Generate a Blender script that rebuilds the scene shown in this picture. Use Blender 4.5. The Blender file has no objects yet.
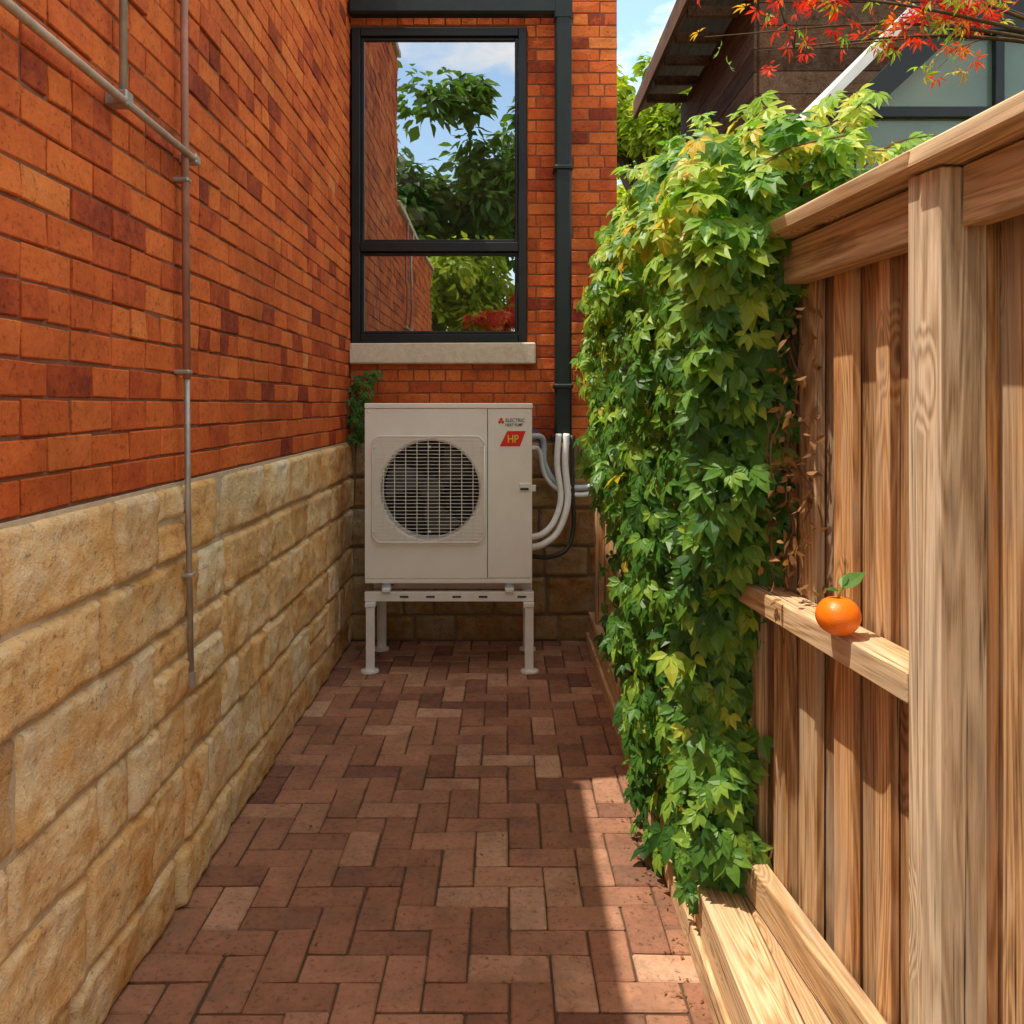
import bpy, math, random
import numpy as np
from mathutils import Vector, noise
random.seed(7); rng=np.random.default_rng(7)
S=bpy.context.scene
R=math.radians

# ------------------------------------------------------------------ helpers
def empty(name,loc=(0,0,0),rotz=0):
    e=bpy.data.objects.new(name,None); e.location=loc; e.rotation_euler=(0,0,rotz)
    e.empty_display_size=.1; S.collection.objects.link(e); return e
def mk(name,V,F,mat,parent=None,rnd=None,smooth=False,loc=(0,0,0)):
    me=bpy.data.meshes.new(name)
    V=np.asarray(V,dtype=float)
    me.from_pydata(V.tolist(),[],[tuple(f) for f in F])
    if rnd is not None:
        a=me.attributes.new('rnd','FLOAT','POINT'); a.data.foreach_set('value',np.asarray(rnd,dtype=np.float32))
    if mat: me.materials.append(mat)
    if smooth: me.polygons.foreach_set('use_smooth',[True]*len(me.polygons))
    me.update()
    o=bpy.data.objects.new(name,me); o.location=loc; S.collection.objects.link(o)
    if parent: o.parent=parent
    return o
_c=[(sx,sy,sz) for sx in(-1,1) for sy in(-1,1) for sz in(-1,1)]
_id={}
for i,c in enumerate(_c):
    for a in range(3): _id[(c,a)]=i*3+a
SG=np.array([c for c in _c for a in range(3)],float)
IN=np.array([[0 if k==a else 1 for k in range(3)] for c in _c for a in range(3)],float)
def _tmpl():
    P=SG*(1-.2*IN); F=[]
    for a in range(3):
        b,d=[k for k in range(3) if k!=a]
        for s in(-1,1):
            q=[]
            for sb,sd in((-1,-1),(1,-1),(1,1),(-1,1)):
                c=[0,0,0]; c[a]=s;c[b]=sb;c[d]=sd; q.append(_id[(tuple(c),a)])
            F.append(q)
    for e in range(3):
        a,b=[k for k in range(3) if k!=e]
        for sa in(-1,1):
            for sb in(-1,1):
                c0=[0,0,0];c0[a]=sa;c0[b]=sb;c0[e]=-1;c1=list(c0);c1[e]=1
                c0=tuple(c0);c1=tuple(c1)
                F.append([_id[(c0,a)],_id[(c0,b)],_id[(c1,b)],_id[(c1,a)]])
    for c in _c: F.append([_id[(c,0)],_id[(c,1)],_id[(c,2)]])
    out=[]
    for f in F:
        p=P[f]; n=np.cross(p[1]-p[0],p[2]-p[0])
        out.append(f if np.dot(n,p.mean(0))>0 else f[::-1])
    return out
TF=_tmpl()
def boxes(name,bx,mat,parent=None,bev=.003,jit=0.,rnd=None):
    b=np.array(bx,float); c=np.stack([(b[:,0]+b[:,1])/2,(b[:,2]+b[:,3])/2,(b[:,4]+b[:,5])/2],1)
    h=np.stack([(b[:,1]-b[:,0])/2,(b[:,3]-b[:,2])/2,(b[:,5]-b[:,4])/2],1)
    N=len(b); bv=np.minimum(bev,h.min(1)*.6)[:,None,None]
    V=SG[None]*(h[:,None,:]-IN[None]*bv)
    if jit>0:
        V=V+rng.normal(0,jit,(N,8,1,3)).repeat(3,axis=2).reshape(N,24,3)
    V=V+c[:,None,:]
    F=[]
    for i in range(N):
        o=i*24
        F.extend([[k+o for k in f] for f in TF])
    r=rng.random(N) if rnd is None else np.asarray(rnd)
    return mk(name,V.reshape(-1,3),F,mat,parent,np.repeat(r,24))
def tube(pts,rad,seg=8):
    P=[Vector(p) for p in pts]; n=len(P)
    if not hasattr(rad,'__len__'): rad=[rad]*n
    V=[];F=[]; prev=None
    for i in range(n):
        t=(P[min(i+1,n-1)]-P[max(i-1,0)]).normalized()
        u=(prev-t*prev.dot(t)) if prev else t.orthogonal()
        u.normalize(); prev=u; w=t.cross(u)
        for k in range(seg):
            a=2*math.pi*k/seg; V.append(tuple(P[i]+(u*math.cos(a)+w*math.sin(a))*rad[i]))
    for i in range(n-1):
        for k in range(seg):
            k2=(k+1)%seg; F.append([i*seg+k,i*seg+k2,(i+1)*seg+k2,(i+1)*seg+k])
    F.append([k for k in range(seg)][::-1]); F.append([(n-1)*seg+k for k in range(seg)])
    return V,F
def join(parts):
    V=[];F=[]
    for v,f in parts:
        o=len(V); V.extend(v); F.extend([[k+o for k in q] for q in f])
    return V,F
def spline(pts,n=10):
    P=[Vector(p) for p in pts]; P=[P[0]*2-P[1]]+P+[P[-1]*2-P[-2]]; out=[]
    for i in range(1,len(P)-2):
        for k in range(n):
            t=k/n; a,b,c,d=P[i-1:i+3]
            out.append(.5*((2*b)+(c-a)*t+(2*a-5*b+4*c-d)*t*t+(3*b-a-3*c+d)*t**3))
    out.append(P[-2]); return out

# ------------------------------------------------------------------ materials
class M:
    def __init__(s,name,rough=.8,spec=.3):
        s.m=bpy.data.materials.new(name); s.m.use_nodes=True; s.t=s.m.node_tree; s.n=s.t.nodes
        s.b=s.n['Principled BSDF']; s.b.inputs['Roughness'].default_value=rough
        s.b.inputs['Specular IOR Level'].default_value=spec
    def new(s,ty,**k):
        n=s.n.new(ty)
        for a,v in k.items(): setattr(n,a,v)
        return n
    def l(s,a,b): s.t.links.new(a,b)
    def attr(s): return s.new('ShaderNodeAttribute',attribute_name='rnd').outputs['Fac']
    def coord(s,scale=(1,1,1),off=False):
        tc=s.new('ShaderNodeTexCoord').outputs['Object']
        if off:
            m=s.new('ShaderNodeVectorMath',operation='MULTIPLY'); s.l(s.attr(),m.inputs[0]); m.inputs[1].default_value=(37,53,29)
            a=s.new('ShaderNodeVectorMath',operation='ADD'); s.l(tc,a.inputs[0]); s.l(m.outputs[0],a.inputs[1]); tc=a.outputs[0]
        mp=s.new('ShaderNodeMapping'); s.l(tc,mp.inputs[0]); mp.inputs['Scale'].default_value=scale
        return mp.outputs[0]
    def noise(s,co,scale,detail=3,rough=.6,dist=0):
        n=s.new('ShaderNodeTexNoise'); s.l(co,n.inputs['Vector']); n.inputs['Scale'].default_value=scale
        n.inputs['Detail'].default_value=min(detail,4); n.inputs['Roughness'].default_value=rough; n.inputs['Distortion'].default_value=dist
        return n.outputs['Fac']
    def ramp(s,f,stops,interp='LINEAR'):
        r=s.new('ShaderNodeValToRGB'); s.l(f,r.inputs[0]); e=r.color_ramp.elements; r.color_ramp.interpolation=interp
        while len(e)<len(stops): e.new(.5)
        for q,(p,c) in zip(e,stops):
            q.position=p; q.color=(c[0],c[1],c[2],1) if hasattr(c,'__len__') else (c,c,c,1)
        return r.outputs[0]
    def mix(s,f,a,b,mode='MIX'):
        x=s.new('ShaderNodeMix',data_type='RGBA',blend_type=mode)
        for v,i in((f,0),(a,6),(b,7)):
            if hasattr(v,'links'): s.l(v,x.inputs[i])
            else: x.inputs[i].default_value=v if i==0 else (v[0],v[1],v[2],1)
        return x.outputs[2]
    def math(s,op,a,b=0):
        x=s.new('ShaderNodeMath',operation=op)
        for v,i in((a,0),(b,1)):
            if hasattr(v,'links'): s.l(v,x.inputs[i])
            else: x.inputs[i].default_value=v
        return x.outputs[0]
    def bump(s,h,dist=.005,st=1,prev=None):
        b=s.new('ShaderNodeBump'); b.inputs['Distance'].default_value=dist; b.inputs['Strength'].default_value=st
        s.l(h,b.inputs['Height'])
        if prev: s.l(prev,b.inputs['Normal'])
        return b.outputs[0]
    def col(s,c):
        if hasattr(c,'links'): s.l(c,s.b.inputs['Base Color'])
        else: s.b.inputs['Base Color'].default_value=(c[0],c[1],c[2],1)
    def nrm(s,n): s.l(n,s.b.inputs['Normal'])

def plain(name,c,rough=.5,spec=.4,metal=0,grime=.15):
    k=M(name,rough,spec); k.b.inputs['Metallic'].default_value=metal
    co=k.coord(); n=k.noise(co,9,4,.65)
    k.col(k.mix(k.ramp(n,[(.35,0),(.75,1)]),c,[v*(1-grime*1.6) for v in c]))
    if grime>.1: k.nrm(k.bump(k.noise(co,60,2),.001,.3))
    return k.m
def brickmat(name,tone=1.,stops=None,rough_bump=.004,glob=.35,worn=0):
    k=M(name,.85,.2); co=k.coord(off=True); gl=k.coord()
    st=stops or [(0,(.24,.040,.018)),(.12,(.40,.068,.021)),(.34,(.57,.112,.026)),(.6,(.66,.150,.033)),(.85,(.69,.195,.048)),(1,(.70,.25,.08))]
    st=[(p,tuple(min(v*tone,.85) for v in c)) for p,c in st]
    a=k.math('ADD',k.attr(),k.math('MULTIPLY',k.math('SUBTRACT',k.noise(gl,1.3,2),.5),glob))
    a=k.math('ADD',a,k.math('MULTIPLY',k.math('SUBTRACT',k.noise(co,14,4,.7),.5),.65))
    c=k.ramp(a,st)
    sp=k.ramp(k.noise(co,60,3,.75),[(.30,.5),(.44,1),(.75,1.12)])
    c=k.mix(1,c,sp,'MULTIPLY')
    gr=k.ramp(k.noise(gl,2.3,4,.7),[(.25,.68),(.55,1.05)]); c=k.mix(1,c,gr,'MULTIPLY')
    if worn:
        wv=k.ramp(k.noise(gl,7,4,.75),[(.48,0),(.68,1)]); c=k.mix(k.math('MULTIPLY',wv,worn),c,(.17,.115,.08))
    k.col(c)
    n=k.bump(k.noise(co,13,3),rough_bump*1.8,.8); n=k.bump(k.noise(co,90,3,.7),rough_bump*.6,.8,n); k.nrm(n); return k.m
def mortarmat(name,c):
    k=M(name,.95,.1); co=k.coord(); n=k.noise(co,30,4,.7)
    k.col(k.mix(n,[v*.6 for v in c],[min(v*1.2,.85) for v in c])); k.nrm(k.bump(k.noise(co,120,2),.004,.8)); return k.m
def stonemat(name='sandstone',tint=(1,1,1)):
    k=M(name,.9,.15); co=k.coord(off=True); gl=k.coord()
    a=k.noise(co,4.4,4,.75,.2)
    c=k.ramp(a,[(.28,(.58,.32,.13)),(.40,(.80,.54,.26)),(.52,(.88,.71,.45)),(.66,(.90,.82,.66))])
    tone=k.ramp(k.attr(),[(0,(.72,.56,.40)),(.22,(1.,.86,.66)),(.5,(1.02,1.01,.99)),(.75,(1.02,.80,.54)),(1,(.88,.84,.80))])
    c=k.mix(1,c,tone,'MULTIPLY')
    rust=k.ramp(k.noise(gl,3.3,4,.8,.1),[(.52,0),(.64,1)]); c=k.mix(k.math('MULTIPLY',rust,.5),c,(.72,.36,.11))
    gry=k.ramp(k.noise(gl,5.1,4,.8,.1),[(.54,0),(.70,1)]); c=k.mix(k.math('MULTIPLY',gry,.5),c,(.50,.42,.33))
    sp=k.ramp(k.noise(co,34,4,.85),[(.32,.45),(.43,.97),(.7,1.06)]); c=k.mix(1,c,sp,'MULTIPLY')
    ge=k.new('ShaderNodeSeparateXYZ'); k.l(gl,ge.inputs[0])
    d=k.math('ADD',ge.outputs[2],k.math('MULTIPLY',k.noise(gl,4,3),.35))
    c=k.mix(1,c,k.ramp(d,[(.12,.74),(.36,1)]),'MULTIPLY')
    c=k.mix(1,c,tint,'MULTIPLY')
    k.col(c)
    n=k.bump(k.noise(co,18,4,.7),.014,.7); n=k.bump(k.noise(co,85,3,.8),.006,.9,n); k.nrm(n); return k.m
def woodmat(name,axis,lo,mid,hi,rough=.78,grey=.25,ring=.2,knot=.85):
    k=M(name,rough,.15)
    sc=[1,1,1]; sc[axis]=.07; co=k.coord(tuple(sc),off=True)
    sc2=[1,1,1]; sc2[axis]=.02; cf=k.coord(tuple(sc2),off=True)
    s3=[1,1,1]; s3[axis]=.42; kc=k.coord(tuple(s3),off=True)
    vo=k.new('ShaderNodeTexVoronoi'); vo.inputs['Scale'].default_value=5.; k.l(kc,vo.inputs['Vector'])
    kd=vo.outputs['Distance']
    a=k.math('ADD',k.noise(co,8,2,.5,1.0),k.math('MULTIPLY',k.ramp(kd,[(.02,.32),(.24,0)]),1))
    w=k.new('ShaderNodeMath',operation='SINE'); k.l(k.math('MULTIPLY',a,90),w.inputs[0])
    rg=k.math('MULTIPLY_ADD',w.outputs[0],.5); k.n[-1].inputs[2].default_value=.5
    f=k.noise(cf,180,4,.8)
    v=k.math('ADD',k.math('MULTIPLY',rg,ring),k.math('MULTIPLY',f,1-ring))
    c=k.ramp(v,[(.27,lo),(.46,mid),(.66,hi)])
    tone=k.ramp(k.attr(),[(0,(.42,.33,.26)),(.3,(.76,.66,.57)),(.65,(1.04,1.0,.96)),(1,(.98,.76,.55))]); c=k.mix(1,c,tone,'MULTIPLY')
    kn=k.ramp(kd,[(.045,1),(.085,0)]); c=k.mix(k.math('MULTIPLY',kn,knot),c,[x*.35 for x in lo])
    s4=[1,1,1]; s4[axis]=.12
    st=k.noise(k.coord(tuple(s4),off=True),12,4,.75)
    gy=k.ramp(st,[(.46,0),(.66,1)]); c=k.mix(k.math('MULTIPLY',gy,grey),c,(.43,.36,.28))
    dk=k.ramp(st,[(.30,.48),(.45,1)]); c=k.mix(1,c,dk,'MULTIPLY')
    crack=k.ramp(k.noise(cf,90,2,.6),[(.26,.18),(.34,1)]); c=k.mix(1,c,crack,'MULTIPLY')
    k.col(c)
    k.nrm(k.bump(k.math('ADD',k.math('MULTIPLY',v,.6),crack),.0022,.9)); return k.m
def leafmat(name,stops,trans=.4,rough=.42):
    k=M(name,rough,.4); c=k.ramp(k.attr(),stops); k.col(c)
    t=k.new('ShaderNodeBsdfTranslucent'); k.l(k.mix(1,c,(1.5,1.6,.7),'MULTIPLY'),t.inputs['Color'])
    m=k.new('ShaderNodeMixShader'); m.inputs[0].default_value=trans
    k.l(k.b.outputs[0],m.inputs[1]); k.l(t.outputs[0],m.inputs[2]); k.l(m.outputs[0],k.n['Material Output'].inputs[0]); return k.m

BR=brickmat('red_brick'); BR2=brickmat('red_brick_rear',1.0)
MO=mortarmat('brick_mortar',(.28,.12,.07)); ST=stonemat(); ST2=stonemat('sandstone_rear_shaded',(.46,.41,.36)); SM=mortarmat('stone_mortar',(.66,.52,.36)); SM2=mortarmat('stone_mortar_rear_shaded',(.22,.17,.12))  # rear variants are the same stone, with shade put into the colour
PV=brickmat('paver_clay',1,[(0,(.19,.085,.058)),(.22,(.28,.128,.078)),(.5,(.36,.170,.105)),(.75,(.43,.222,.138)),(1,(.54,.32,.21))],.003,.45,worn=.45)
SAND=mortarmat('joint_sand',(.12,.08,.05))
WV=woodmat('cedar_vertical',2,(.22,.105,.045),(.54,.325,.16),(.76,.54,.33),grey=.55,ring=.2)
WY=woodmat('cedar_along',1,(.30,.16,.075),(.60,.40,.215),(.80,.60,.39),grey=.5,ring=.2)
WP=woodmat('weathered_post',2,(.27,.17,.10),(.57,.43,.285),(.78,.64,.48),grey=.65,ring=.24)
WD=woodmat('dark_siding',1,(.05,.026,.014),(.12,.065,.036),(.18,.10,.06),grey=.08,knot=.1)
BLK=plain('black_paint',(.014,.015,.017),.40,.35,grime=.3); GUT=plain('dark_metal',(.012,.019,.018),.42,.35,grime=.3)
WHT=plain('ac_enamel',(.90,.86,.79),.38,.45,grime=.04); WIRE=plain('guard_wire',(.84,.81,.75),.35,.5,grime=.05)
DK=plain('dark_plastic',(.035,.04,.04),.5,.4); DK2=plain('coil_grey',(.10,.105,.10),.5,.4,grime=.4)
STEEL=plain('white_steel',(.84,.81,.76),.4,.4,grime=.1); GALV=plain('galvanised',(.50,.45,.40),.42,.5,.4,grime=.3)
PINK=plain('painted_conduit',(.46,.22,.16),.5,.4,grime=.35); BEIGE=plain('beige_conduit',(.60,.45,.34),.5,.4,grime=.3)
RED=plain('red_decal',(.78,.02,.012),.4,.4,grime=.02); YEL=plain('yellow_decal',(.88,.60,.05),.4,grime=.02); GREYT=plain('grey_print',(.12,.12,.12),.5)
INS=plain('pipe_insulation',(.84,.84,.84),.55,.3,grime=.1); INSB=plain('pipe_insulation_grey',(.50,.60,.68),.5,.3,grime=.1); BLUE=plain('blue_wire',(.05,.12,.4),.4)
SILL=mortarmat('limestone_sill',(.74,.62,.46))
BARK=mortarmat('bark',(.13,.085,.055)); TWIG=plain('twig',(.22,.11,.06),.8,.1)
PLAST=plain('room_plaster',(.50,.34,.18),.8)
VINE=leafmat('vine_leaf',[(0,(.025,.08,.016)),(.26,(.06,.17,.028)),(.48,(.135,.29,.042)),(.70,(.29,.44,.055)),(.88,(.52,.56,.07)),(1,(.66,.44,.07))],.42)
TREE=leafmat('tree_leaf',[(0,(.10,.17,.018)),(.5,(.32,.40,.035)),(1,(.66,.62,.07))],.45,.5)
DTREE=leafmat('dark_tree_leaf',[(0,(.03,.08,.02)),(.5,(.09,.19,.035)),(1,(.24,.32,.06))],.4,.5)
MAPLE=leafmat('maple_leaf',[(0,(.34,.012,.014)),(.45,(.64,.03,.025)),(.62,(.72,.14,.03)),(.75,(.50,.42,.05)),(1,(.20,.38,.04))],.45,.5)
DRY=leafmat('dry_leaf',[(0,(.16,.07,.03)),(1,(.38,.2,.08))],.3,.7)

# ------------------------------------------------------------------ foliage
LT=np.array([(0,0,0),(-.36,.26,.05),(-.40,.55,.05),(0,1,-.12),(.40,.55,.05),(.36,.26,.05),(0,.27,-.01),(0,.58,-.02)])
LF=[(0,6,1),(1,6,7,2),(2,7,3),(0,5,6),(5,4,7,6),(4,3,7)]
def leaves(name,P,T,Nn,L,W,mat,rnd,parent=None):
    P=np.asarray(P);T=np.asarray(T);Nn=np.asarray(Nn)
    T=T/np.linalg.norm(T,axis=1,keepdims=True)
    Nn=Nn-T*(Nn*T).sum(1,keepdims=True); Nn/=np.linalg.norm(Nn,axis=1,keepdims=True)+1e-9
    B=np.cross(T,Nn)
    L=np.asarray(L)[:,None,None]; W=np.asarray(W)[:,None,None]
    V=P[:,None]+B[:,None]*LT[None,:,0:1]*W+T[:,None]*LT[None,:,1:2]*L+Nn[:,None]*LT[None,:,2:3]*L
    N=len(P); F=[]
    for i in range(N):
        o=i*8; F.extend([tuple(k+o for k in f) for f in LF])
    return mk(name,V.reshape(-1,3),F,mat,parent,np.repeat(np.clip(rnd,0,1),8))
def clusters(P,Nout,down,rng_,length,k=5,spread=1.5,wr=.46):
    n=len(P); D=down+rng_.normal(0,.28,(n,3)); Nn=Nout+rng_.normal(0,.36,(n,3))
    Nn/=np.linalg.norm(Nn,axis=1,keepdims=True); D=D-Nn*(D*Nn).sum(1,keepdims=True); D/=np.linalg.norm(D,axis=1,keepdims=True)
    Sd=np.cross(Nn,D); out=[]
    for j in range(k):
        a=(-spread+2*spread*j/(k-1))+rng_.normal(0,.12,n)
        t=D*np.cos(a)[:,None]+Sd*np.sin(a)[:,None]-Nn*.12
        l=length*(1-.28*abs(j-(k-1)/2)/((k-1)/2))*rng_.uniform(.85,1.15,n)
        nn=Nn+Sd*(np.sin(a)*.25)[:,None]
        out.append((P+t*.006,t,nn,l,l*wr*1.1))
    cat=lambda i:np.concatenate([o[i] for o in out]); return [cat(i) for i in range(5)]
def tree(name,base,height,cr,ccen,mat,nl,ls,seed,flat=1.,kind='leaf',rndfun=None,tr=None):
    rg=np.random.default_rng(seed); rd=random.Random(seed); root=empty(name,base); parts=[]
    tr=tr or .035*height*.5; top=Vector((ccen[0],ccen[1],ccen[2]))
    fork=Vector((top.x*.3,top.y*.3,top.z-cr*flat*.9))
    parts.append(tube(spline([(0,0,0),tuple(fork*.5+Vector((rd.uniform(-.1,.1),0,0))),tuple(fork)],6),list(np.linspace(tr,tr*.7,13)),9))
    tips=[]
    for i in range(9):
        a=i*2.4+rd.random(); e=rd.uniform(-.2,1.)
        d=Vector((math.cos(a)*math.cos(e),math.sin(a)*math.cos(e),math.sin(e)*flat))*cr*rd.uniform(.7,.95)
        end=top+d; mid=fork.lerp(end,.5)+Vector((rd.uniform(-.1,.1),rd.uniform(-.1,.1),.12))*cr
        sp=spline([tuple(fork),tuple(mid),tuple(end)],5); parts.append(tube(sp,list(np.linspace(tr*.5,tr*.08,len(sp))),6))
        tips+= [sp[-1],sp[-4],sp[5]]
        for _ in range(3):
            q=sp[rd.randint(4,len(sp)-2)]; e2=q+Vector((rd.uniform(-1,1),rd.uniform(-1,1),rd.uniform(-.5,.8)))*cr*.4
            parts.append(tube([q,q.lerp(e2,.5)+Vector((0,0,.05*cr)),e2],[tr*.18,tr*.1,tr*.04],5)); tips.append(e2); tips.append(q.lerp(e2,.6))
    V,F=join(parts); mk('trunk_and_limbs',V,F,BARK,root,smooth=True)
    tips=np.array([tuple(t) for t in tips]); n=nl
    idx=rg.integers(0,len(tips),n); cs=rg.uniform(.5,1.2,len(tips))[idx][:,None]
    d=rg.normal(0,1,(n,3)); d/=np.linalg.norm(d,axis=1,keepdims=True); rr=rg.uniform(.3,1,(n,1))
    P=tips[idx]+d*rr*cs*cr*.27*np.array([1,1,.7*flat+.2])
    Nn=d+np.array([0,0,.8])+rg.normal(0,.4,(n,3)); Dn=d*np.array([1,1,.2])+np.array([0,0,-.45])+rg.normal(0,.3,(n,3))
    base_r=rg.random(len(tips))[idx]*.5+rg.random(n)*.5
    if rndfun is not None: base_r=rndfun(P,rg)
    if kind=='palm':
        A=clusters(P,Nn,Dn,rg,ls,5,1.5,.26); leaves('foliage',*A,mat,np.tile(base_r,5),root)
    else:
        l=ls*rg.uniform(.7,1.2,n); leaves('foliage',P,Dn,Nn,l,l*.62,mat,base_r,root)
    return root

# ------------------------------------------------------------------ ground
mk('ground',[(-90,-90,-.03),(90,-90,-.03),(90,110,-.03),(-90,110,-.03)],[(0,1,2,3)],
   (lambda k:(k.col(k.mix(k.noise(k.coord(),2,4,.7),(.07,.11,.03),(.20,.16,.09))),k.nrm(k.bump(k.noise(k.coord(),30,3),.03)),k.m)[2])(M('soil_and_grass',.95,.1)))
path=empty('paved_path')
mk('joint_sand',[(-1.02,-3,-.008),(.60,-3,-.008),(.60,5.6,-.008),(-1.02,5.6,-.008)],[(0,1,2,3)],SAND,path)
u=.1125; bx=[]; g=.0026
for i in range(-1,15):
    for j in range(-24,50):
        v=(i-j)%4; x=-1.0+i*u; y=j*u
        dz=random.gauss(0,.0014)
        if v==0: b=[x+g,x+2*u-g,y+g,y+u-g]
        elif v==3: b=[x+g,x+u-g,y+g,y+2*u-g]
        else: continue
        b[0]=max(b[0],-1.0); b[1]=min(b[1],.545)
        if b[1]-b[0]<.02: continue
        bx.append((*b,-.05,dz))
boxes('clay_pavers',bx,PV,path,bev=.0045,jit=.0014,rnd=np.clip(rng.normal(.47,.26,len(bx)),0,1))

# ------------------------------------------------------------------ brick house
house=empty('brick_house')
WX=-1.0; WYB=5.5; YS=3.12; H1=3.35; H2=4.75; ZB=1.285; Y0=-.7  # unseen step in the side wall's height, shaped to bound the sun patch
ch=.0815; bl=.205; mg=.0048
lb=[]
nrow=int((H2-ZB)/ch)
for r in range(nrow):
    z=ZB+.004+r*ch
    y=(Y0 if z+ch<H1 else YS)
    st=y-(bl/2 if r%2 else 0); yy=st
    head=(r%6==5)
    L=bl/2 if head else bl
    while yy<WYB+.0:
        a=max(yy,y); b=min(yy+L,WYB)
        if b-a>.03:
            d=abs(random.gauss(0,.0024)); lb.append((WX-.09,WX+d,a+mg*.9,b-mg*.9,z+mg*.8,z+ch-mg*.8))
        yy+=L
rb_=lambda n:np.clip(np.where(rng.random(n)<.06,rng.uniform(0,.15,n),rng.normal(.43,.16,n)),0,1)
boxes('side_brickwork',lb,BR,house,bev=.003,jit=.0017,rnd=rb_(len(lb)))
boxes('side_wall_core',[(WX-.5,WX-.004,Y0,YS,0,H1),(WX-.5,WX-.0045,YS+.001,WYB+.5,0,H2),(WX-5,WX-.502,Y0,WYB+4,0,H1-.02)],MO,house,bev=.001)
boxes('parapet_coping',[(WX-.52,WX+.03,Y0-.03,YS-.002,H1-.0+.002,H1+.05),(WX-.52,WX+.03,YS-.03,WYB+.5,H2+.002,H2+.06)],SILL,house,bev=.006)
wx0,wx1,wz0,wz1=-.985,.14,1.92,3.945; RX=.725
rb=[]
cr_=.0765
for r in range(int((H2-ZB)/cr_)):
    z=ZB+.004+r*cr_; xx=WX-(bl/2 if r%2 else .03); L=bl if r%6!=5 else bl/2
    while xx<RX:
        a=max(xx,WX); b=min(xx+L,RX); xx+=L
        if b-a<.02: continue
        if z+cr_>wz0+.01 and z<wz1-.01:
            if b<=wx1: continue
            a=max(a,wx1)
            if b-a<.015: continue
        d=abs(random.gauss(0,.0018)); rb.append((a+mg*.9,b-mg*.9,WYB-d,WYB+.09,z+mg*.8,z+cr_-mg*.8))
boxes('rear_brickwork',rb,BR2,house,bev=.003,jit=.0012,rnd=rb_(len(rb)))
T=WYB+.004
boxes('rear_wall_core',[(WX,RX-.004,T,T+.25,0,wz0),(WX,RX-.004,T,T+.25,wz1,H2),(wx1,RX-.004,T,T+.25,wz0+.001,wz1-.001)],MO,house,bev=.0005)
boxes('return_wall',[(RX-.255,RX-.001,T+.255,T+4,0,H2)],BR,house,bev=.001)
boxes('interior_room',[(-3.0,RX-.26,T+2.4,T+2.5,0,4.2),(-3.1,-3.0,T+.26,T+2.5,0,4.2),(-3.0,RX-.26,T+.26,T+2.4,1.0,1.06),(-3.1,RX-.2,T+.252,T+2.5,4.21,4.3)],PLAST,house,bev=.001)
boxes('interior_timber',[(-1.02,-.78,T+.32,T+.42,1.06,4.0),(-1.5,.4,T+1.5,T+1.6,3.3,3.42),(-1.0,-.55,T+.35,T+.6,2.75,2.79)],WV,house,bev=.004)
for px,pz in((-.62,2.79),):
    n=90; d=rng.normal(0,1,(n,3)); d[:,2]=abs(d[:,2])
    leaves('potted_plant_leaves',np.array([px,T+.47,pz+.12])+d*.03,d,rng.normal(0,1,(n,3)),np.full(n,.11),np.full(n,.03),DTREE,rng.random(n),house)
    V,F=tube([(px,T+.47,pz),(px,T+.47,pz+.10)],[.045,.06],14); mk('plant_pot',V,F,SILL,house,smooth=False)
f0=WYB-.025; f1=WYB+.06
fr=[]; e=.055; zm=2.535
fr+=[(wx0,wx0+e,f0,f1,wz0,wz1),(wx1-e,wx1,f0,f1,wz0,wz1),(wx0+e,wx1-e,f0+.002,f1,wz1-e,wz1),(wx0+e,wx1-e,f0+.002,f1,wz0,wz0+e),(wx0+e,wx1-e,f0-.003,f1,zm-.03,zm+.03)]
ii=.022
for (za,zb) in((wz0+e,zm-.03),(zm+.03,wz1-e)):
    xa,xb=wx0+e,wx1-e
    fr+=[(xa+.001,xa+ii,f0+.022,f1-.004,za,zb),(xb-ii,xb-.001,f0+.022,f1-.004,za,zb),(xa+ii,xb-ii,f0+.024,f1-.006,za+.001,za+ii),(xa+ii,xb-ii,f0+.024,f1-.006,zb-ii,zb-.001)]
boxes('window_frame',fr,BLK,house,bev=.004)
gk=M('window_glass',.02,.5); gl=gk.new('ShaderNodeBsdfGlossy'); gl.inputs['Roughness'].default_value=.0; gl.inputs['Color'].default_value=(.95,.97,1,1)
gt=gk.new('ShaderNodeBsdfTransparent'); gt.inputs['Color'].default_value=(.85,.9,.88,1)
gm=gk.new('ShaderNodeMixShader'); gm.inputs[0].default_value=.52; gk.l(gt.outputs[0],gm.inputs[1]); gk.l(gl.outputs[0],gm.inputs[2]); gk.l(gm.outputs[0],gk.n['Material Output'].inputs[0])
gw=gk.bump(gk.noise(gk.coord(),1.8,2),.006,.35); gk.l(gw,gl.inputs['Normal'])
mk('window_glass',[(wx0+e,f0+.04,wz0+e),(wx1-e,f0+.04,wz0+e),(wx1-e,f0+.04,wz1-e),(wx0+e,f0+.04,wz1-e)],[(0,1,2,3)],gk.m,house)
boxes('window_sill',[(-.995,.195,WYB-.055,WYB+.1,1.785,1.917)],SILL,house,bev=.008,jit=.002)
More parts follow.
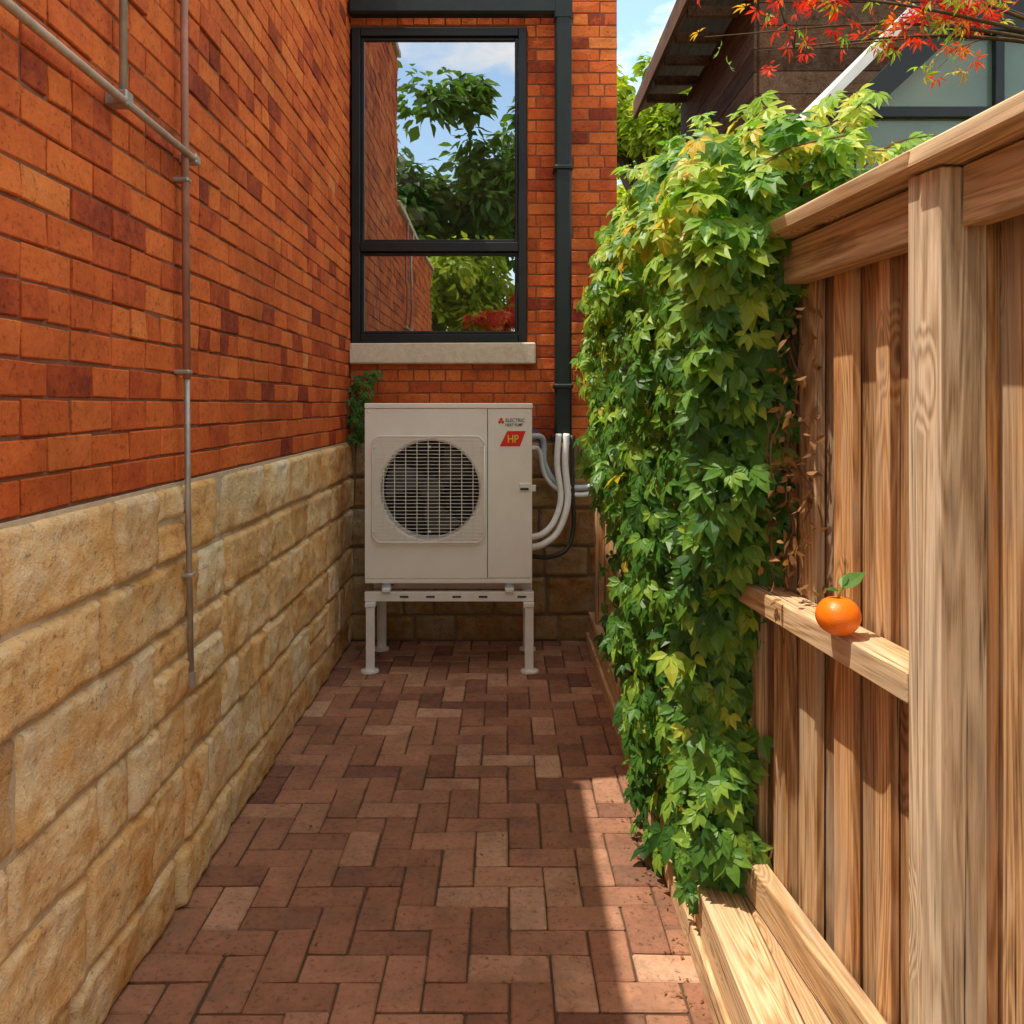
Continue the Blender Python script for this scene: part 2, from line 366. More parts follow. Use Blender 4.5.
def stones(u0,u1,fn,seed):
    rd=random.Random(seed); V=[];F=[];Rn=[]
    z=0.0; rows=[.17,.25,.19,.245,.20,.225]
    s=sum(rows); rows=[q*(ZB-.004)/s for q in rows]
    def block(a,b,z0,h,top):
        n0=max(4,int((b-a)/.013)); m0=max(4,int(h/.013)); o=len(V); r=rd.random(); off=rd.uniform(0,50); pr=rd.uniform(-.004,.008)
        ga=.0035; t1=rd.uniform(-.010,.010); t2=rd.uniform(-.008,.008)
        for i in range(n0+1):
            for j in range(m0+1):
                fu=i/n0; fv=j/m0; x=a+ga+(b-a-2*ga)*fu; zz=z0+ga+(h-2*ga)*fv
                ed=min(fu*(b-a),(1-fu)*(b-a),fv*h,(1-fv)*h)
                k=max(0,min(1,ed/.014))**.6
                nz=noise.fractal(Vector((x*8+off,zz*10,off)),.7,2.,5)
                nz2=noise.noise(Vector((x*3+off,zz*4,off+9)))
                d=-.014+k*(.020+pr+.009*nz+.008*nz2+t1*(fu-.5)+t2*(fv-.5))
                wx=.004*noise.noise(Vector((x*9,zz*9,3))); wz=.005*noise.noise(Vector((x*4.5,zz*6,8)))
                if top and j==m0: wz=0
                V.append(fn(x+wx,zz+wz,d)); Rn.append(r)
        for i in range(n0):
            for j in range(m0):
                q=o+i*(m0+1)+j; F.append((q,q+1,q+m0+2,q+m0+1))
    for h in rows:
        uu=u0-rd.uniform(0,.3)
        while uu<u1:
            L=rd.choice([.18,.26,.34,.42,.52,.62])*rd.uniform(.9,1.1); a=max(uu,u0); b=min(uu+L,u1); uu+=L
            if b-a<.05: continue
            top=z+h>ZB-.01
            if h>.215 and rd.random()<.16:
                q=h*rd.uniform(.42,.58); block(a,b,z,q,False); block(a,b,z+q,h-q,top)
            else: block(a,b,z,h,top)
        z+=h
    return V,F,Rn
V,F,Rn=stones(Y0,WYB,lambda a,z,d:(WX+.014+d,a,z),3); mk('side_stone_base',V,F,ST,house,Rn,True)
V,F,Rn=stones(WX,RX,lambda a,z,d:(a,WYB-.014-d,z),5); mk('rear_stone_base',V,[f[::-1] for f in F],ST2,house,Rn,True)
boxes('side_mortar_bed',[(WX-.003,WX+.0055,Y0,WYB-.006,0,ZB)],SM,house,bev=.0005)
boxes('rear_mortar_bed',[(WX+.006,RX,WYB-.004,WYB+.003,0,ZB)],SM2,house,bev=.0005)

# gutter / downspout
ds=empty('downspout')
boxes('vertical_pipe',[(.315,.42,WYB-.13,WYB-.035,1.32,3.99)],GUT,ds,bev=.014)
boxes('horizontal_run',[(-.99,.40,WYB-.128,WYB-.037,3.99,4.09)],GUT,ds,bev=.014)
boxes('elbow_and_straps',[(.31,.425,WYB-.134,WYB-.03,3.955,4.095),(.305,.43,WYB-.138,WYB-.002,3.0,3.035),(.305,.43,WYB-.138,WYB-.002,1.62,1.655)],GUT,ds,bev=.01)
# conduits
ec=empty('electrical_conduit')
def pipe(name,pts,r,mat,par,seg=12): V,F=tube(pts,r,seg); return mk(name,V,F,mat,par,smooth=True)
cx=WX+.034
pipe('vertical_conduit',[(cx,2.59,1.60),(cx-.002,2.575,2.6),(cx,2.56,3.34)],.0115,PINK,ec)
pipe('lower_conduit',[(cx,2.625,.70),(cx,2.60,1.2),(cx,2.59,1.62)],.009,GALV,ec)
pipe('horizontal_conduit',[(cx+.012,Y0+.05,2.285),(cx+.012,1.4,2.292),(cx+.012,2.63,2.275)],.0105,BEIGE,ec)
pipe('branch_conduit',[(cx+.004,2.15,2.29),(cx+.004,2.15,3.34)],.010,GALV,ec)
cl=[]
for y,z in((2.582,2.2),(2.59,1.62),(2.61,1.0),(2.55,3.0)): cl.append((WX-.002,cx+.013,y-.017,y+.017,z-.007,z+.007))
cl.append((WX-.002,cx+.016,2.133,2.167,2.61,2.63))
cl.append((WX-.002,cx+.022,2.13,2.17,2.27,2.31)); cl.append((WX,cx+.022,2.61,2.65,2.261,2.291)); cl.append((WX,cx+.024,1.2,1.22,2.275,2.307))
boxes('clamps',cl,GALV,ec,bev=.004)
V,F=tube([(cx,2.625,.70),(cx,2.627,.655)],[.014,.012],12); mk('end_fitting',V,F,GALV,ec)

# ------------------------------------------------------------------ AC unit
ac=empty('air_conditioner_unit'); X0,X1,Z0,Z1=-.797,.154,.505,1.53; YF=4.85; YB=5.19; xs=-.10
cxx,czz,rr=-.427,1.036,.282
boxes('cabinet',[(X0,X0+.012,YF+.004,YB,Z0+.012,Z1-.03),(X1-.012,X1,YF+.004,YB,Z0+.012,Z1-.03),(xs+.002,X1-.0005,YF,YF+.014,Z0+.03,Z1-.032),
  (X0-.003,X1+.003,YF-.004,YB+.003,Z1-.03,Z1),(X0,X1,YF+.0015,YB,Z0,Z0+.028)],WHT,ac,bev=.004)
boxes('coil',[(X0+.014,X1-.014,YB-.03,YB-.005,Z0+.03,Z1-.04),(xs-.02,xs,YF+.03,YB-.04,Z0+.03,Z1-.04)],DK,ac,bev=.001)
pa,pb,pc,pd=X0+.0005,xs-.002,Z0+.03,Z1-.032
ang=sorted(set([2*math.pi*i/72 for i in range(72)]+[math.atan2(z-czz,x-cxx)%(2*math.pi) for x in(pa,pb) for z in(pc,pd)]))
V=[];F=[];n=len(ang)
for a in ang:
    c,s=math.cos(a),math.sin(a); t=min([((pb if c>0 else pa)-cxx)/c if abs(c)>1e-6 else 9,((pd if s>0 else pc)-czz)/s if abs(s)>1e-6 else 9])
    V+= [(cxx+c*t,YF,czz+s*t),(cxx+c*(rr+.012),YF,czz+s*(rr+.012)),(cxx+c*rr,YF+.010,czz+s*rr),(cxx+c*(rr-.006),YF+.10,czz+s*(rr-.006)),(cxx+c*t,YF+.012,czz+s*t)]
for i in range(n):
    j=(i+1)%n
    F+=[(5*i,5*i+1,5*j+1,5*j),(5*i+1,5*i+2,5*j+2,5*j+1),(5*i+2,5*i+3,5*j+3,5*j+2),(5*i,5*j,5*j+4,5*i+4)]
mk('front_panel',V,F,WHT,ac)
V=[];F=[]
for b in range(3):
    o=len(V)
    for i in range(9):
        r=.06+(.262-.06)*i/8
        for j in range(7):
            a=b*2.094+.5+(-.45+.95*j/6)*(1-.15*i/8)+.35*i/8; V.append((cxx+r*math.cos(a),YF+.11+.05*(j/6-.5)*-1,czz+r*math.sin(a)))
    for i in range(8):
        for j in range(6): q=o+i*7+j; F.append((q,q+1,q+8,q+7))
mk('fan_blades',V,F,DK2,ac,smooth=True)
V,F=tube([(cxx,YF+.06,czz),(cxx,YF+.075,czz),(cxx,YF+.16,czz)],[.05,.07,.07],24); mk('fan_hub',V,F,DK2,ac)
boxes('coil_fins',[(cxx-.29,cxx+.29,YB-.05,YB-.032,czz-.29+i*.02,czz-.29+i*.02+.006) for i in range(29)],DK2,ac,bev=.0005)
ga,gb,gc,gd=-.752,-.118,.742,1.342; w=[]
nz=30
for i in range(nz+1):
    z=gc+(gd-gc)*i/nz; ins=.03 if i in(0,nz) else (.008 if i in(1,nz-1) else 0)
    w.append((ga+ins,gb-ins,YF-.0255,YF-.0225,z-.0014,z+.0014))
for i in range(11):
    x=ga+(gb-ga)*i/10; ins=.03 if i in(0,10) else 0
    w.append((x-.0022,x+.0022,YF-.0225,YF-.018,gc+ins,gd-ins))
for x in(ga+.01,gb-.01,cxx):
    for z in(gc+.06,gd-.06): w.append((x-.006,x+.006,YF-.022,YF+.001,z-.006,z+.006))
boxes('fan_guard',w,WIRE,ac,bev=.0006)
fp=[]; rc=.05
for (qx,qz,a0) in((gb-rc,gd-rc,0),(ga+rc,gd-rc,90),(ga+rc,gc+rc,180),(gb-rc,gc+rc,270)):
    for k in range(7): a=R(a0+15*k); fp.append((qx+rc*math.cos(a),YF-.020,qz+rc*math.sin(a)))
fp.append(fp[0]); V,F=tube(fp,.0055,8); mk('guard_rim',V,F,WIRE,ac,smooth=True)
boxes('handle_and_screws',[(X1-.075,X1-.012,YF-.008,YF+.003,1.03,1.075),(X1-.004,X1+.022,YF+.03,YF+.07,1.025,1.06)]+
   [(x-.005,x+.005,YF-.003,YF+.002,z-.005,z+.005) for x in(X0+.02,xs-.02,xs+.02,X1-.02) for z in(Z0+.045,Z1-.05)],WIRE,ac,bev=.003)
boxes('handle_recess',[(X1-.068,X1-.02,YF-.0095,YF-.006,1.036,1.05)],DK,ac,bev=.001)
boxes('service_cover_seam',[(xs-.0018,xs+.0018,YF+.003,YF+.006,Z0+.03,Z1-.032)],DK2,ac,bev=.0003)
def rhomb(cx,cz,w,h,ang):
    c,s=math.cos(ang),math.sin(ang); return [(cx+a*c-b*s,YF-.0015,cz+a*s+b*c) for a,b in((0,0),(w,h),(0,2*h),(-w,h))]
V=[];F=[]; lx,lz=-.022,1.428
for i,a in enumerate((0,2.094,4.189)):
    V+=rhomb(lx,lz,.0115,.0102,a); F.append((4*i,4*i+1,4*i+2,4*i+3))
mk('red_emblem',V,F,RED,ac)
px=[(-.03,1.285),(.085,1.285),(.118,1.372),(.012,1.372)]
mk('red_badge',[(x,YF-.0015,z) for x,z in px],[(0,1,2,3)],RED,ac)
def text(name,body,size,loc,mat,par,sx=1,off=.0004):
    c=bpy.data.curves.new(name,'FONT'); c.body=body; c.size=size; c.extrude=.0003; c.offset=off
    o=bpy.data.objects.new(name,c); o.location=loc; o.rotation_euler=(R(90),0,0); o.scale=(sx,1,1); o.data.materials.append(mat); S.collection.objects.link(o); o.parent=par
text('maker_text_line_one','ELECTRIC',.028,(.002,YF-.002,1.424),GREYT,ac,.9); text('maker_text_line_two','HEAT PUMP',.022,(.002,YF-.002,1.40),GREYT,ac,.85)
text('badge_text','HP',.062,(.012,YF-.0035,1.307),YEL,ac,.85,.001)
sd=empty('equipment_stand')
bm=[(-.80,.165,4.86,4.90,.40,.455),(-.80,.165,5.20,5.24,.40,.455),(-.70,-.65,4.84,5.27,.457,.478),(.0,.05,4.84,5.27,.457,.478),
    (-.795,-.735,4.835,5.36,.372,.398),(.105,.165,4.835,5.36,.372,.398)]
for x in(-.79,.112):
    bm+=[(x,x+.05,4.84,4.845+.006,.01,.372),(x if x<0 else x+.044,(x if x<0 else x+.044)+.006,4.847,4.89,.01,.372),(x,x+.05,5.314,5.32,.01,.372),(x if x<0 else x+.044,(x if x<0 else x+.044)+.006,5.27,5.312,.01,.372)]
boxes('frame_rails_and_legs',bm,STEEL,sd,bev=.0025)
boxes('slots',[(x,x+.05,4.8575,4.861,.422,.433) for x in(-.6,-.45,-.3,-.15,.07)],DK,sd,bev=.001)
for x in(-.77,.14):
    for y in(4.86,5.30): V,F=tube([(x,y,.001),(x,y,.012),(x,y,.02),(x,y,.05)],[.052,.05,.02,.012],20); mk('foot_pad',V,F,STEEL,sd)
for x in(-.675,.025):
    for y in(4.875,5.18): V,F=tube([(x,y,.478),(x,y,.484),(x,y,.499),(x,y,.505)],[.03,.026,.026,.03],16); mk('rubber_mount',V,F,INSB,sd)
rp=empty('refrigerant_pipes')
def sp(name,pts,r,mat): pipe(name,spline(pts,10),r,mat,rp,12)
yq=5.36
sp('insulated_line_one',[(.385,yq-.01,1.34),(.375,yq-.03,1.15),(.39,yq-.05,.92),(.33,yq-.09,.745),(.235,yq-.17,.675),(.14,yq-.22,.66)],.021,INS)
sp('insulated_line_two',[(.335,yq-.02,1.34),(.325,yq-.04,1.15),(.345,yq-.06,.94),(.30,yq-.10,.80),(.225,yq-.17,.735),(.14,yq-.22,.72)],.019,INS)
sp('grey_line_one',[(.14,yq-.12,1.33),(.235,yq-.03,1.31),(.25,yq,1.15),(.33,yq,1.03),(.47,yq+.01,1.0),(.62,yq+.03,1.03),(.68,yq+.04,1.08)],.017,INSB)
sp('grey_line_two',[(.14,yq-.12,1.25),(.21,yq-.03,1.24),(.25,yq,1.08),(.34,yq,.985),(.47,yq+.01,.955),(.60,yq+.03,.98),(.70,yq+.04,1.02)],.015,INS)
sp('black_drain_line',[(.14,yq-.2,.61),(.26,yq-.12,.585),(.38,yq-.05,.62),(.43,yq,.75),(.425,yq,1.0),(.42,yq,1.33)],.014,DK)
sp('blue_cable',[(.14,yq-.15,1.36),(.20,yq-.05,1.35),(.235,yq,1.2),(.30,yq,1.08)],.006,BLUE)
boxes('pipe_cover_end',[(.29,.44,WYB-.145,WYB-.03,1.29,1.33)],GUT,rp,bev=.006)

# ------------------------------------------------------------------ fence
fa=math.atan(.1); FO=.037
fe=empty('wooden_fence',(FO,0,0),fa)
bd=[]; y=-.9; k=0; br_=[]
while y<3.75:
    if k%2==0:
        wd=random.choice([.055,.07,.085]); bd.append((.890+.024,.912+.024,y-.02,y+wd+.02,.205,1.905)); br_.append(random.uniform(0,.45))  # recessed boards toned darker: shade between battens put into their colour
    else:
        wd=random.choice([.055,.07,.09]); bd.append((.890+random.uniform(-.004,.003),.911,y+.002,y+wd-.002,.205,1.905)); br_.append(random.uniform(.25,1))
    y+=wd+.003; k+=1
boxes('boards',bd,WV,fe,bev=.0018,jit=.0018,rnd=br_)
boxes('mid_rail',[(.80,.884,1.402,3.7,1.0,1.06)],WY,fe,bev=.003,jit=.0015,rnd=[.62])
boxes('top_beam',[(.835,.884,1.40,3.7,1.81,1.909),(.835,.884,-.9,1.305,1.81,1.909),(.835,.884,1.402,3.7,.206,.30)],WY,fe,bev=.003,jit=.0015,rnd=[.45,.5,.4])
boxes('cap_rail',[(.775,.97,-.9,1.352,1.911,1.951),(.776,.968,1.356,3.75,1.912,1.950)],WY,fe,bev=.004,jit=.002,rnd=[.6,.52])
boxes('posts',[(.80,.884,1.308,1.398,0,1.909),(.79,.884,-.6,-.51,0,1.909)],WP,fe,bev=.003,jit=.001,rnd=[.6,.5])
lf=empty('low_wooden_fence')
boxes('low_boards',[(.60,.62,3.75+i*.125,3.75+i*.125+.118,.02,.93) for i in range(13)],WV,lf,bev=.003,jit=.002)
boxes('low_post',[(.545,.599,5.12,5.19,0,.95)],WV,lf,bev=.004)
te=empty('timber_edging')
boxes('edging_timbers',[(.53,.640,-.9,2.45,.002,.20),(.53,.6,2.455,5.45,.002,.20),(.644,.72,-.9,2.6,.05,.198),(.724,.98,-.9,1.6,.05,.194)],WY,te,bev=.004,jit=.0015,rnd=[.62,.5,.35,.45])
boxes('edging_lower_board',[(.512,.528,-.9,5.4,.0,.085)],WY,te,bev=.003,jit=.001,rnd=[.55])

# ------------------------------------------------------------------ orange
of=empty('orange_fruit',(.664,1.70,1.0615))
V=[];F=[]; nu,nv=40,24; ra=.0435
for j in range(nv+1):
    t=math.pi*j/nv
    for i in range(nu):
        a=2*math.pi*i/nu; r=ra*math.sin(t)*(1+.012*math.sin(5*a)); z=ra*.90*math.cos(t)
        if t<.5: z-=.006*(1-t/.5)**1.2
        V.append((r*math.cos(a),r*math.sin(a),z+ra*.90))
for j in range(nv):
    for i in range(nu): F.append((j*nu+i,(j+1)*nu+i,(j+1)*nu+(i+1)%nu,j*nu+(i+1)%nu))
ok=M('orange_peel',.30,.5); ok.col(ok.mix(ok.noise(ok.coord(),30,3),(.88,.15,.005),(.92,.24,.010)))
ov=ok.new('ShaderNodeTexVoronoi'); ov.inputs['Scale'].default_value=420; ok.l(ok.coord(),ov.inputs['Vector']); ok.nrm(ok.bump(ov.outputs['Distance'],.0008,.5))
mk('fruit',V,F,ok.m,of,smooth=True)
V,F=tube([(0,0,.072),(.003,-.002,.085),(.008,-.003,.098)],[.003,.0022,.002],8); mk('stem',V,F,TREE,of,[.4]*len(V))
leaves('leaf',np.array([(.006,-.003,.092),(.003,0,.088),(.006,0,.095)]),np.array([(.8,.1,.62),(-.9,.1,.15),(.5,.5,.7)]),np.array([(-.5,-.6,.6),(0,-.4,1),(-.6,-.4,.6)]),[.062,.03,.04],[.040,.018,.024],VINE,np.array([.36,.26,.42]),of)

# ------------------------------------------------------------------ vine
vr=np.random.default_rng(21)
def fx(y): return .885+FO-.1*y
zL=[0,.05,.25,.7,1.3,1.8,2.1,2.3,2.5]; xL=[.56,.52,.475,.45,.42,.395,.385,.41,.46]
zN=[0,.15,.9,1.15,1.5,2.0,2.5]; yN=[2.34,2.30,2.34,2.16,2.08,2.02,2.1]
def xl(y,z):
    b=np.interp(z,zL,xL)+.05*np.clip(y-3.3,0,3)
    return b+.06*np.clip((2.7-y)/.5,0,1)
def zt(y): return np.interp(y,[1.9,2.3,2.8,3.4,4.2,5.0],[2.03,2.16,2.28,2.24,2.08,1.75])
def bulge(y,z): return np.array([noise.noise(Vector((a*2.6,c*2.6,4.)))*.12+noise.noise(Vector((a*7,c*7,9.)))*.055 for a,c in zip(y,z)])
PP=[];NN=[]
n=3200
y=vr.uniform(2.0,5.0,n); z=vr.uniform(.0,2.45,n); keep=(z<zt(y))&(y>np.interp(z,zN,yN))&(~((y>3.9)&(z<.95)))&(~((y>4.5)&(z<1.15)))
y=y[keep];z=z[keep]; x=xl(y,z)+bulge(y,z)+vr.uniform(-.01,.10,len(y)); PP.append(np.stack([x,y,z],1)); NN.append(np.tile([-1,-.35,.45],(len(y),1)))
n=1650
z=vr.uniform(-.04,2.2,n); yn=np.interp(z,zN,yN); x0=xl(yn,z); x1=np.maximum(fx(yn)-.005,x0+.05)+np.where(z>1.98,.12,0)
q=vr.random(n); x=x0+(x1-x0)*q; y=yn+bulge(x,z)+vr.uniform(-.01,.14,n)+.05*abs(q-.5)
PP.append(np.stack([x,y,z],1)); NN.append(np.tile([-.4,-1,.5],(n,1)))
n=1350
y=vr.uniform(1.95,4.6,n); x0=xl(y,2.1); w_=.5-.08*(y-2); x=x0+vr.uniform(0,1,n)*w_; z=zt(y)-.14+.20*np.sin(np.clip((x-x0)/w_,0,1)*math.pi)+bulge(x*2,y)*.9
PP.append(np.stack([x,y,z+vr.uniform(-.08,.03,n)],1)); NN.append(np.tile([-.3,-.45,1],(n,1)))
n=1200
z=vr.uniform(.2,2.1,n); y=vr.uniform(2.3,4.6,n); x=xl(y,z)+.10+vr.uniform(0,.2,n); kk=~((y>3.9)&(z<1.0))
PP.append(np.stack([x,y,z],1)[kk]); NN.append(np.tile([-1,-.6,.4],(kk.sum(),1)))
cv=empty('climbing_vine')
P=np.concatenate(PP);Nn=np.concatenate(NN); P[:,2]=np.maximum(P[:,2],.04)
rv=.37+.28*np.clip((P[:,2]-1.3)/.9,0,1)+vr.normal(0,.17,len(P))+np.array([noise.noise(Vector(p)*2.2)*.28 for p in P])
dn=np.tile([0,0,-1.],(len(P),1))
sz=vr.uniform(.045,.082,len(P))
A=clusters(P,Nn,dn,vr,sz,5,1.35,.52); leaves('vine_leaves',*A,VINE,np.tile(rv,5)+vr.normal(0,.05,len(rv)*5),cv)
sh=[];LP=[];LD=[];LR=[]
rd=random.Random(5)
for i in range(46):
    y=rd.uniform(1.98,3.4); x=float(xl(y,2.2))+rd.uniform(.12,.5); z=float(zt(y))-.03
    d=Vector((rd.uniform(-.5,.9),rd.uniform(-.7,.3),rd.uniform(.2,.9))).normalized(); L=rd.uniform(.12,.28)
    p0=Vector((x,y,z)); p1=p0+d*L*.6; p2=p0+d*L+Vector((d.x*.1,d.y*.1,-L*.2)); s=spline([p0,p1,p2],5); sh.append(tube(s,[.003]*6+[.002]*(len(s)-6),5))
    for q in s[3:]: LP.append(tuple(q)); LD.append((d.x*.4+rd.uniform(-.4,.4),d.y*.4+rd.uniform(-.4,.4),-.6)); LR.append(rd.uniform(.55,1.0))
for i in range(8):
    y=rd.uniform(2.0,2.4); x=float(fx(y))-.02; p0=Vector((x,y,2.03)); d=Vector((rd.uniform(.1,.6),rd.uniform(-.6,.1),rd.uniform(.0,.4))).normalized(); L=rd.uniform(.08,.18)
    s=spline([p0,p0+d*L*.6+Vector((0,0,.03)),p0+d*L],5); sh.append(tube(s,.002,5))
    for q in s[3:]: LP.append(tuple(q)); LD.append((d.x*.4+rd.uniform(-.4,.4),d.y*.4+rd.uniform(-.4,.4),-.6)); LR.append(rd.uniform(.3,.8))
for i in range(30):
    z0=rd.uniform(1.2,1.9); y=1.98+rd.uniform(0,.14); x=float(fx(y))-rd.uniform(.01,.08); p0=Vector((x,y+.1,z0)); pts=[p0]
    for k in range(5): pts.append(pts[-1]+Vector((rd.uniform(-.02,.03),rd.uniform(-.06,.03),-rd.uniform(.03,.09))))
    sh.append(tube(spline(pts,4),.0016,5))
for i in range(10):
    y=rd.uniform(2.5,4.2); pts=[Vector((.62,y,.1))]
    for k in range(7): pts.append(pts[-1]+Vector((rd.uniform(-.03,.02),rd.uniform(-.06,.06),.25)))
    sh.append(tube(spline(pts,4),.006,6))
V,F=join(sh); mk('stems',V,F,TWIG,cv)
LP=np.array(LP);LD=np.array(LD); A=clusters(LP,np.tile([-.3,-.6,.9],(len(LP),1)),LD,vr,np.full(len(LP),.055),5,1.4,.42); leaves('shoot_leaves',*A,VINE,np.tile(np.array(LR),5),cv)
n=190; yy=vr.uniform(1.93,2.12,n); P2=np.stack([fx(yy)-vr.uniform(0,.09,n),yy,vr.uniform(1.0,1.75,n)],1)
leaves('dry_leaves',P2,vr.normal(0,1,(n,3))+[0,0,-.8],vr.normal(0,1,(n,3)),vr.uniform(.02,.04,n),vr.uniform(.012,.022,n),DRY,vr.random(n),cv)
n=60; P2=np.stack([vr.uniform(-.985,-.80,n),vr.uniform(5.36,5.46,n),vr.uniform(1.30,1.76,n)],1); P2[:,0]=-.985+(P2[:,0]+.985)*(.4+.6*(P2[:,2]-1.3)/.46)
iv=empty('ivy_plant'); A=clusters(P2,np.tile([0.3,-1,.3],(n,1)),np.tile([0,0,-1.],(n,1)),vr,np.full(n,.05),5,1.4,.42); leaves('ivy_leaves',*A,VINE,np.tile(vr.uniform(.1,.45,n),5),iv)
V,F=tube(spline([(-.96,5.44,.9),(-.95,5.45,1.3),(-.9,5.44,1.7)],6),.006,6); mk('ivy_stem',V,F,TWIG,iv)
n=520; xx=np.where(vr.random(n)<.7,.50-np.abs(vr.normal(0,.05,n)),vr.uniform(-.95,.5,n)); yy=vr.uniform(1.2,5.2,n)
leaves('fallen_leaves',np.stack([xx,yy,np.full(n,.006)],1),np.stack([vr.normal(0,1,n),vr.normal(0,1,n),np.zeros(n)],1),np.tile([0,0,1.],(n,1))+vr.normal(0,.25,(n,3)),vr.uniform(.005,.020,n),vr.uniform(.003,.010,n),DRY,vr.random(n))

# ------------------------------------------------------------------ neighbour shed & greenhouse
shd=empty('wooden_shed')
cld=[(1.75,1.775,6.0,8.5,.02+i*.16,.02+i*.16+.157) for i in range(28)]+[(1.78,6,5.975,5.999,.02+i*.16,.02+i*.16+.157) for i in range(28)]
boxes('siding',cld,WD,shd,bev=.004)
boxes('walls',[(1.776,6,6.0,8.5,0,4.5)],WD,shd,bev=.001)
V=[(1.35,5.7,4.50),(1.35,8.7,4.50),(3.9,8.7,5.7),(3.9,5.7,5.7),(6.4,5.7,4.5),(6.4,8.7,4.5)]; V+=[(x,y,z+.12) for x,y,z in V]
mk('roof',V,[(0,1,2,3),(3,2,5,4),(6,9,8,7),(9,10,11,8),(0,6,7,1),(0,3,9,6),(3,4,10,9),(1,7,8,2),(2,8,11,5),(4,5,11,10)],WD,shd,[.4]*12)
boxes('fascia',[(1.31,1.348,5.66,8.72,4.44,4.62)],WD,shd,bev=.004)
boxes('rafter_tails',[(1.36,1.74,y,y+.05,4.42,4.495) for y in np.arange(5.9,8.6,.45)],WD,shd,bev=.003)
can=empty('glass_greenhouse')
gg=M('greenhouse_glass',.06,.9); gg.col(gg.mix(gg.noise(gg.coord(),3,3),(.10,.16,.12),(.30,.40,.30))); gg.b.inputs['Alpha'].default_value=.6
def prism(name,poly,y0,y1,mat):
    n=len(poly); V=[(x,y0,z) for x,z in poly]+[(x,y1,z) for x,z in poly]
    mk(name,V,[tuple(range(n)),tuple(range(2*n-1,n-1,-1))]+[(i,i+n,(i+1)%n+n,(i+1)%n) for i in range(n)],mat,can,[.5]*(2*n))
gx0,gz0,gx1,gz1=1.46,2.70,2.06,3.27
prism('front_glazing',[(gx0,1.2),(gx0,gz0),(gx1,gz1),(3.6,gz1),(3.6,1.2)],4.0,4.008,gg.m)
prism('front_rafter',[(gx0-.06,gz0-.09),(gx0-.06,gz0+.03),(gx1-.02,gz1+.09),(gx1+.03,gz1-.03)],3.95,4.05,BLK)
prism('white_verge',[(gx0-.15,gz0+.02),(gx0-.15,gz0+.06),(gx1-.10,gz1+.18),(gx1-.05,gz1+.15)],4.10,5.9,STEEL)
prism('rafter_mid',[(gx0-.06,gz0-.06),(gx0-.06,gz0+.0),(gx1-.02,gz1+.05),(gx1+.03,gz1)],4.9,4.96,BLK)
prism('roof_glazing',[(gx0-.05,gz0-.01),(gx0-.05,gz0+.0),(gx1,gz1+.01),(gx1,gz1)],4.06,5.9,gg.m)
boxes('ridge_beam',[(gx1,3.65,3.94,4.06,gz1-.02,gz1+.14),(gx1,3.65,4.07,5.9,gz1+.02,gz1+.07)],BLK,can,bev=.005)
boxes('mullions',[(x,x+.04,3.96,3.998,1.2,z) for x,z in((1.46,2.68),(2.28,3.24),(2.95,3.24),(3.5,3.24))]+[(1.51,3.6,3.97,3.996,2.86,2.91)],BLK,can,bev=.003)
boxes('low_wall',[(1.44,3.65,3.93,4.07,0,1.2),(1.42,1.50,4.08,5.95,0,2.6)],WD,can,bev=.004)

# ------------------------------------------------------------------ trees
tree('japanese_maple_tree',(2.6,3.0,0),3.3,.50,(-1.56,-.1,2.90),MAPLE,300,.050,11,.35,'palm',lambda P,rg:np.clip(.10+.45*rg.random(len(P))+.8*np.clip((-P[:,2]+2.90)/.3,0,1)+.5*(rg.random(len(P))<.35),0,1),tr=.018)
tree('leafy_tree',(2.1,14,0),8,1.5,(0,0,6.3),TREE,7500,.17,4)
tree('leafy_tree',(1.5,17,0),9,1.8,(0,0,5.2),TREE,4500,.24,14)
tree('leafy_tree',(-.7,-7.0,0),9,2.4,(0,0,6.0),DTREE,9000,.28,8)
tree('leafy_tree',(3.1,-9,0),9,2.4,(0,0,5.5),TREE,4000,.28,9)
tree('japanese_maple_tree',(-.1,-4.6,0),3.5,.75,(0,0,3.1),MAPLE,1100,.12,12,.5,'palm',lambda P,rg:rg.random(len(P))*.8)
tree('leafy_tree',(-1.2,-5.6,0),4,1.7,(0,0,3.7),TREE,7000,.20,19)

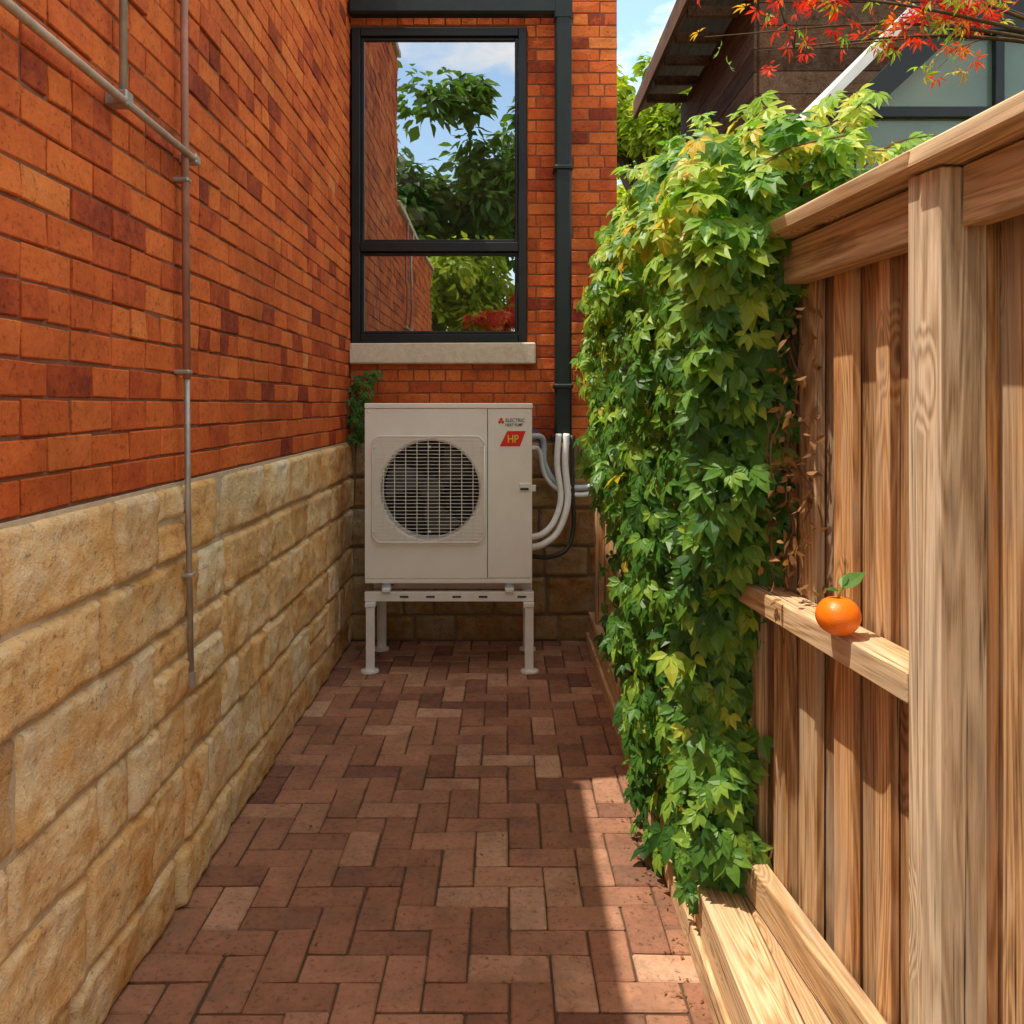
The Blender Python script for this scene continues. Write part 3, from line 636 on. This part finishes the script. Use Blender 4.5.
# ------------------------------------------------------------------ light
sun_dir=Vector((-1.28,-.32,H1+.05)).normalized()
sl=bpy.data.lights.new('sun','SUN'); sl.energy=5.0; sl.angle=R(.5); sl.color=(1,.93,.78)
so=bpy.data.objects.new('sun',sl); so.rotation_euler=sun_dir.to_track_quat('Z','Y').to_euler(); S.collection.objects.link(so)
w=bpy.data.worlds.new('World'); S.world=w; w.use_nodes=True; nt=w.node_tree
sk=nt.nodes.new('ShaderNodeTexSky'); sk.sky_type='NISHITA'; sk.sun_disc=False
sk.sun_elevation=math.asin(sun_dir.z); sk.sun_rotation=math.atan2(sun_dir.x,sun_dir.y); sk.air_density=1.2; sk.dust_density=.6; sk.ozone_density=1
tn=nt.nodes.new('ShaderNodeMix'); tn.data_type='RGBA'; tn.blend_type='MULTIPLY'; tn.inputs[0].default_value=1; nt.links.new(sk.outputs[0],tn.inputs[6]); tn.inputs[7].default_value=(2.3,2.3,2.1,1)
tc=nt.nodes.new('ShaderNodeTexCoord'); nz=nt.nodes.new('ShaderNodeTexNoise'); nz.inputs['Scale'].default_value=2.6; nz.inputs['Detail'].default_value=6; nz.inputs['Roughness'].default_value=.6
mp=nt.nodes.new('ShaderNodeMapping'); mp.inputs['Scale'].default_value=(1,1,2.2); mp.inputs['Location'].default_value=(3.3,1.7,.4); nt.links.new(tc.outputs['Generated'],mp.inputs[0]); nt.links.new(mp.outputs[0],nz.inputs['Vector'])
sx=nt.nodes.new('ShaderNodeSeparateXYZ'); nt.links.new(tc.outputs['Generated'],sx.inputs[0])
ma=nt.nodes.new('ShaderNodeMath'); ma.operation='MULTIPLY_ADD'; nt.links.new(sx.outputs[2],ma.inputs[0]); ma.inputs[1].default_value=.28; ma.inputs[2].default_value=-.13
ad=nt.nodes.new('ShaderNodeMath'); ad.operation='ADD'; nt.links.new(nz.outputs['Fac'],ad.inputs[0]); nt.links.new(ma.outputs[0],ad.inputs[1])
cr=nt.nodes.new('ShaderNodeValToRGB'); cr.color_ramp.elements[0].position=.46; cr.color_ramp.elements[1].position=.64; nt.links.new(ad.outputs[0],cr.inputs[0])
mx=nt.nodes.new('ShaderNodeMix'); mx.data_type='RGBA'; nt.links.new(cr.outputs[0],mx.inputs[0]); nt.links.new(tn.outputs[2],mx.inputs[6]); mx.inputs[7].default_value=(13.5,12.0,9.9,1)
bg=nt.nodes['Background']; nt.links.new(mx.outputs[2],bg.inputs[0]); bg.inputs[1].default_value=.15
# ------------------------------------------------------------------ camera
cd=bpy.data.cameras.new('camera'); cd.lens=30; cd.sensor_width=36; cd.shift_x=.0068; cd.shift_y=-.1045; cd.clip_end=500; cd.clip_start=.05
co=bpy.data.objects.new('camera',cd); co.location=(0,0,1.52); co.rotation_euler=(R(90),0,0); S.collection.objects.link(co); S.camera=co
S.view_settings.view_transform='Standard'; S.view_settings.look='None'; S.view_settings.exposure=0
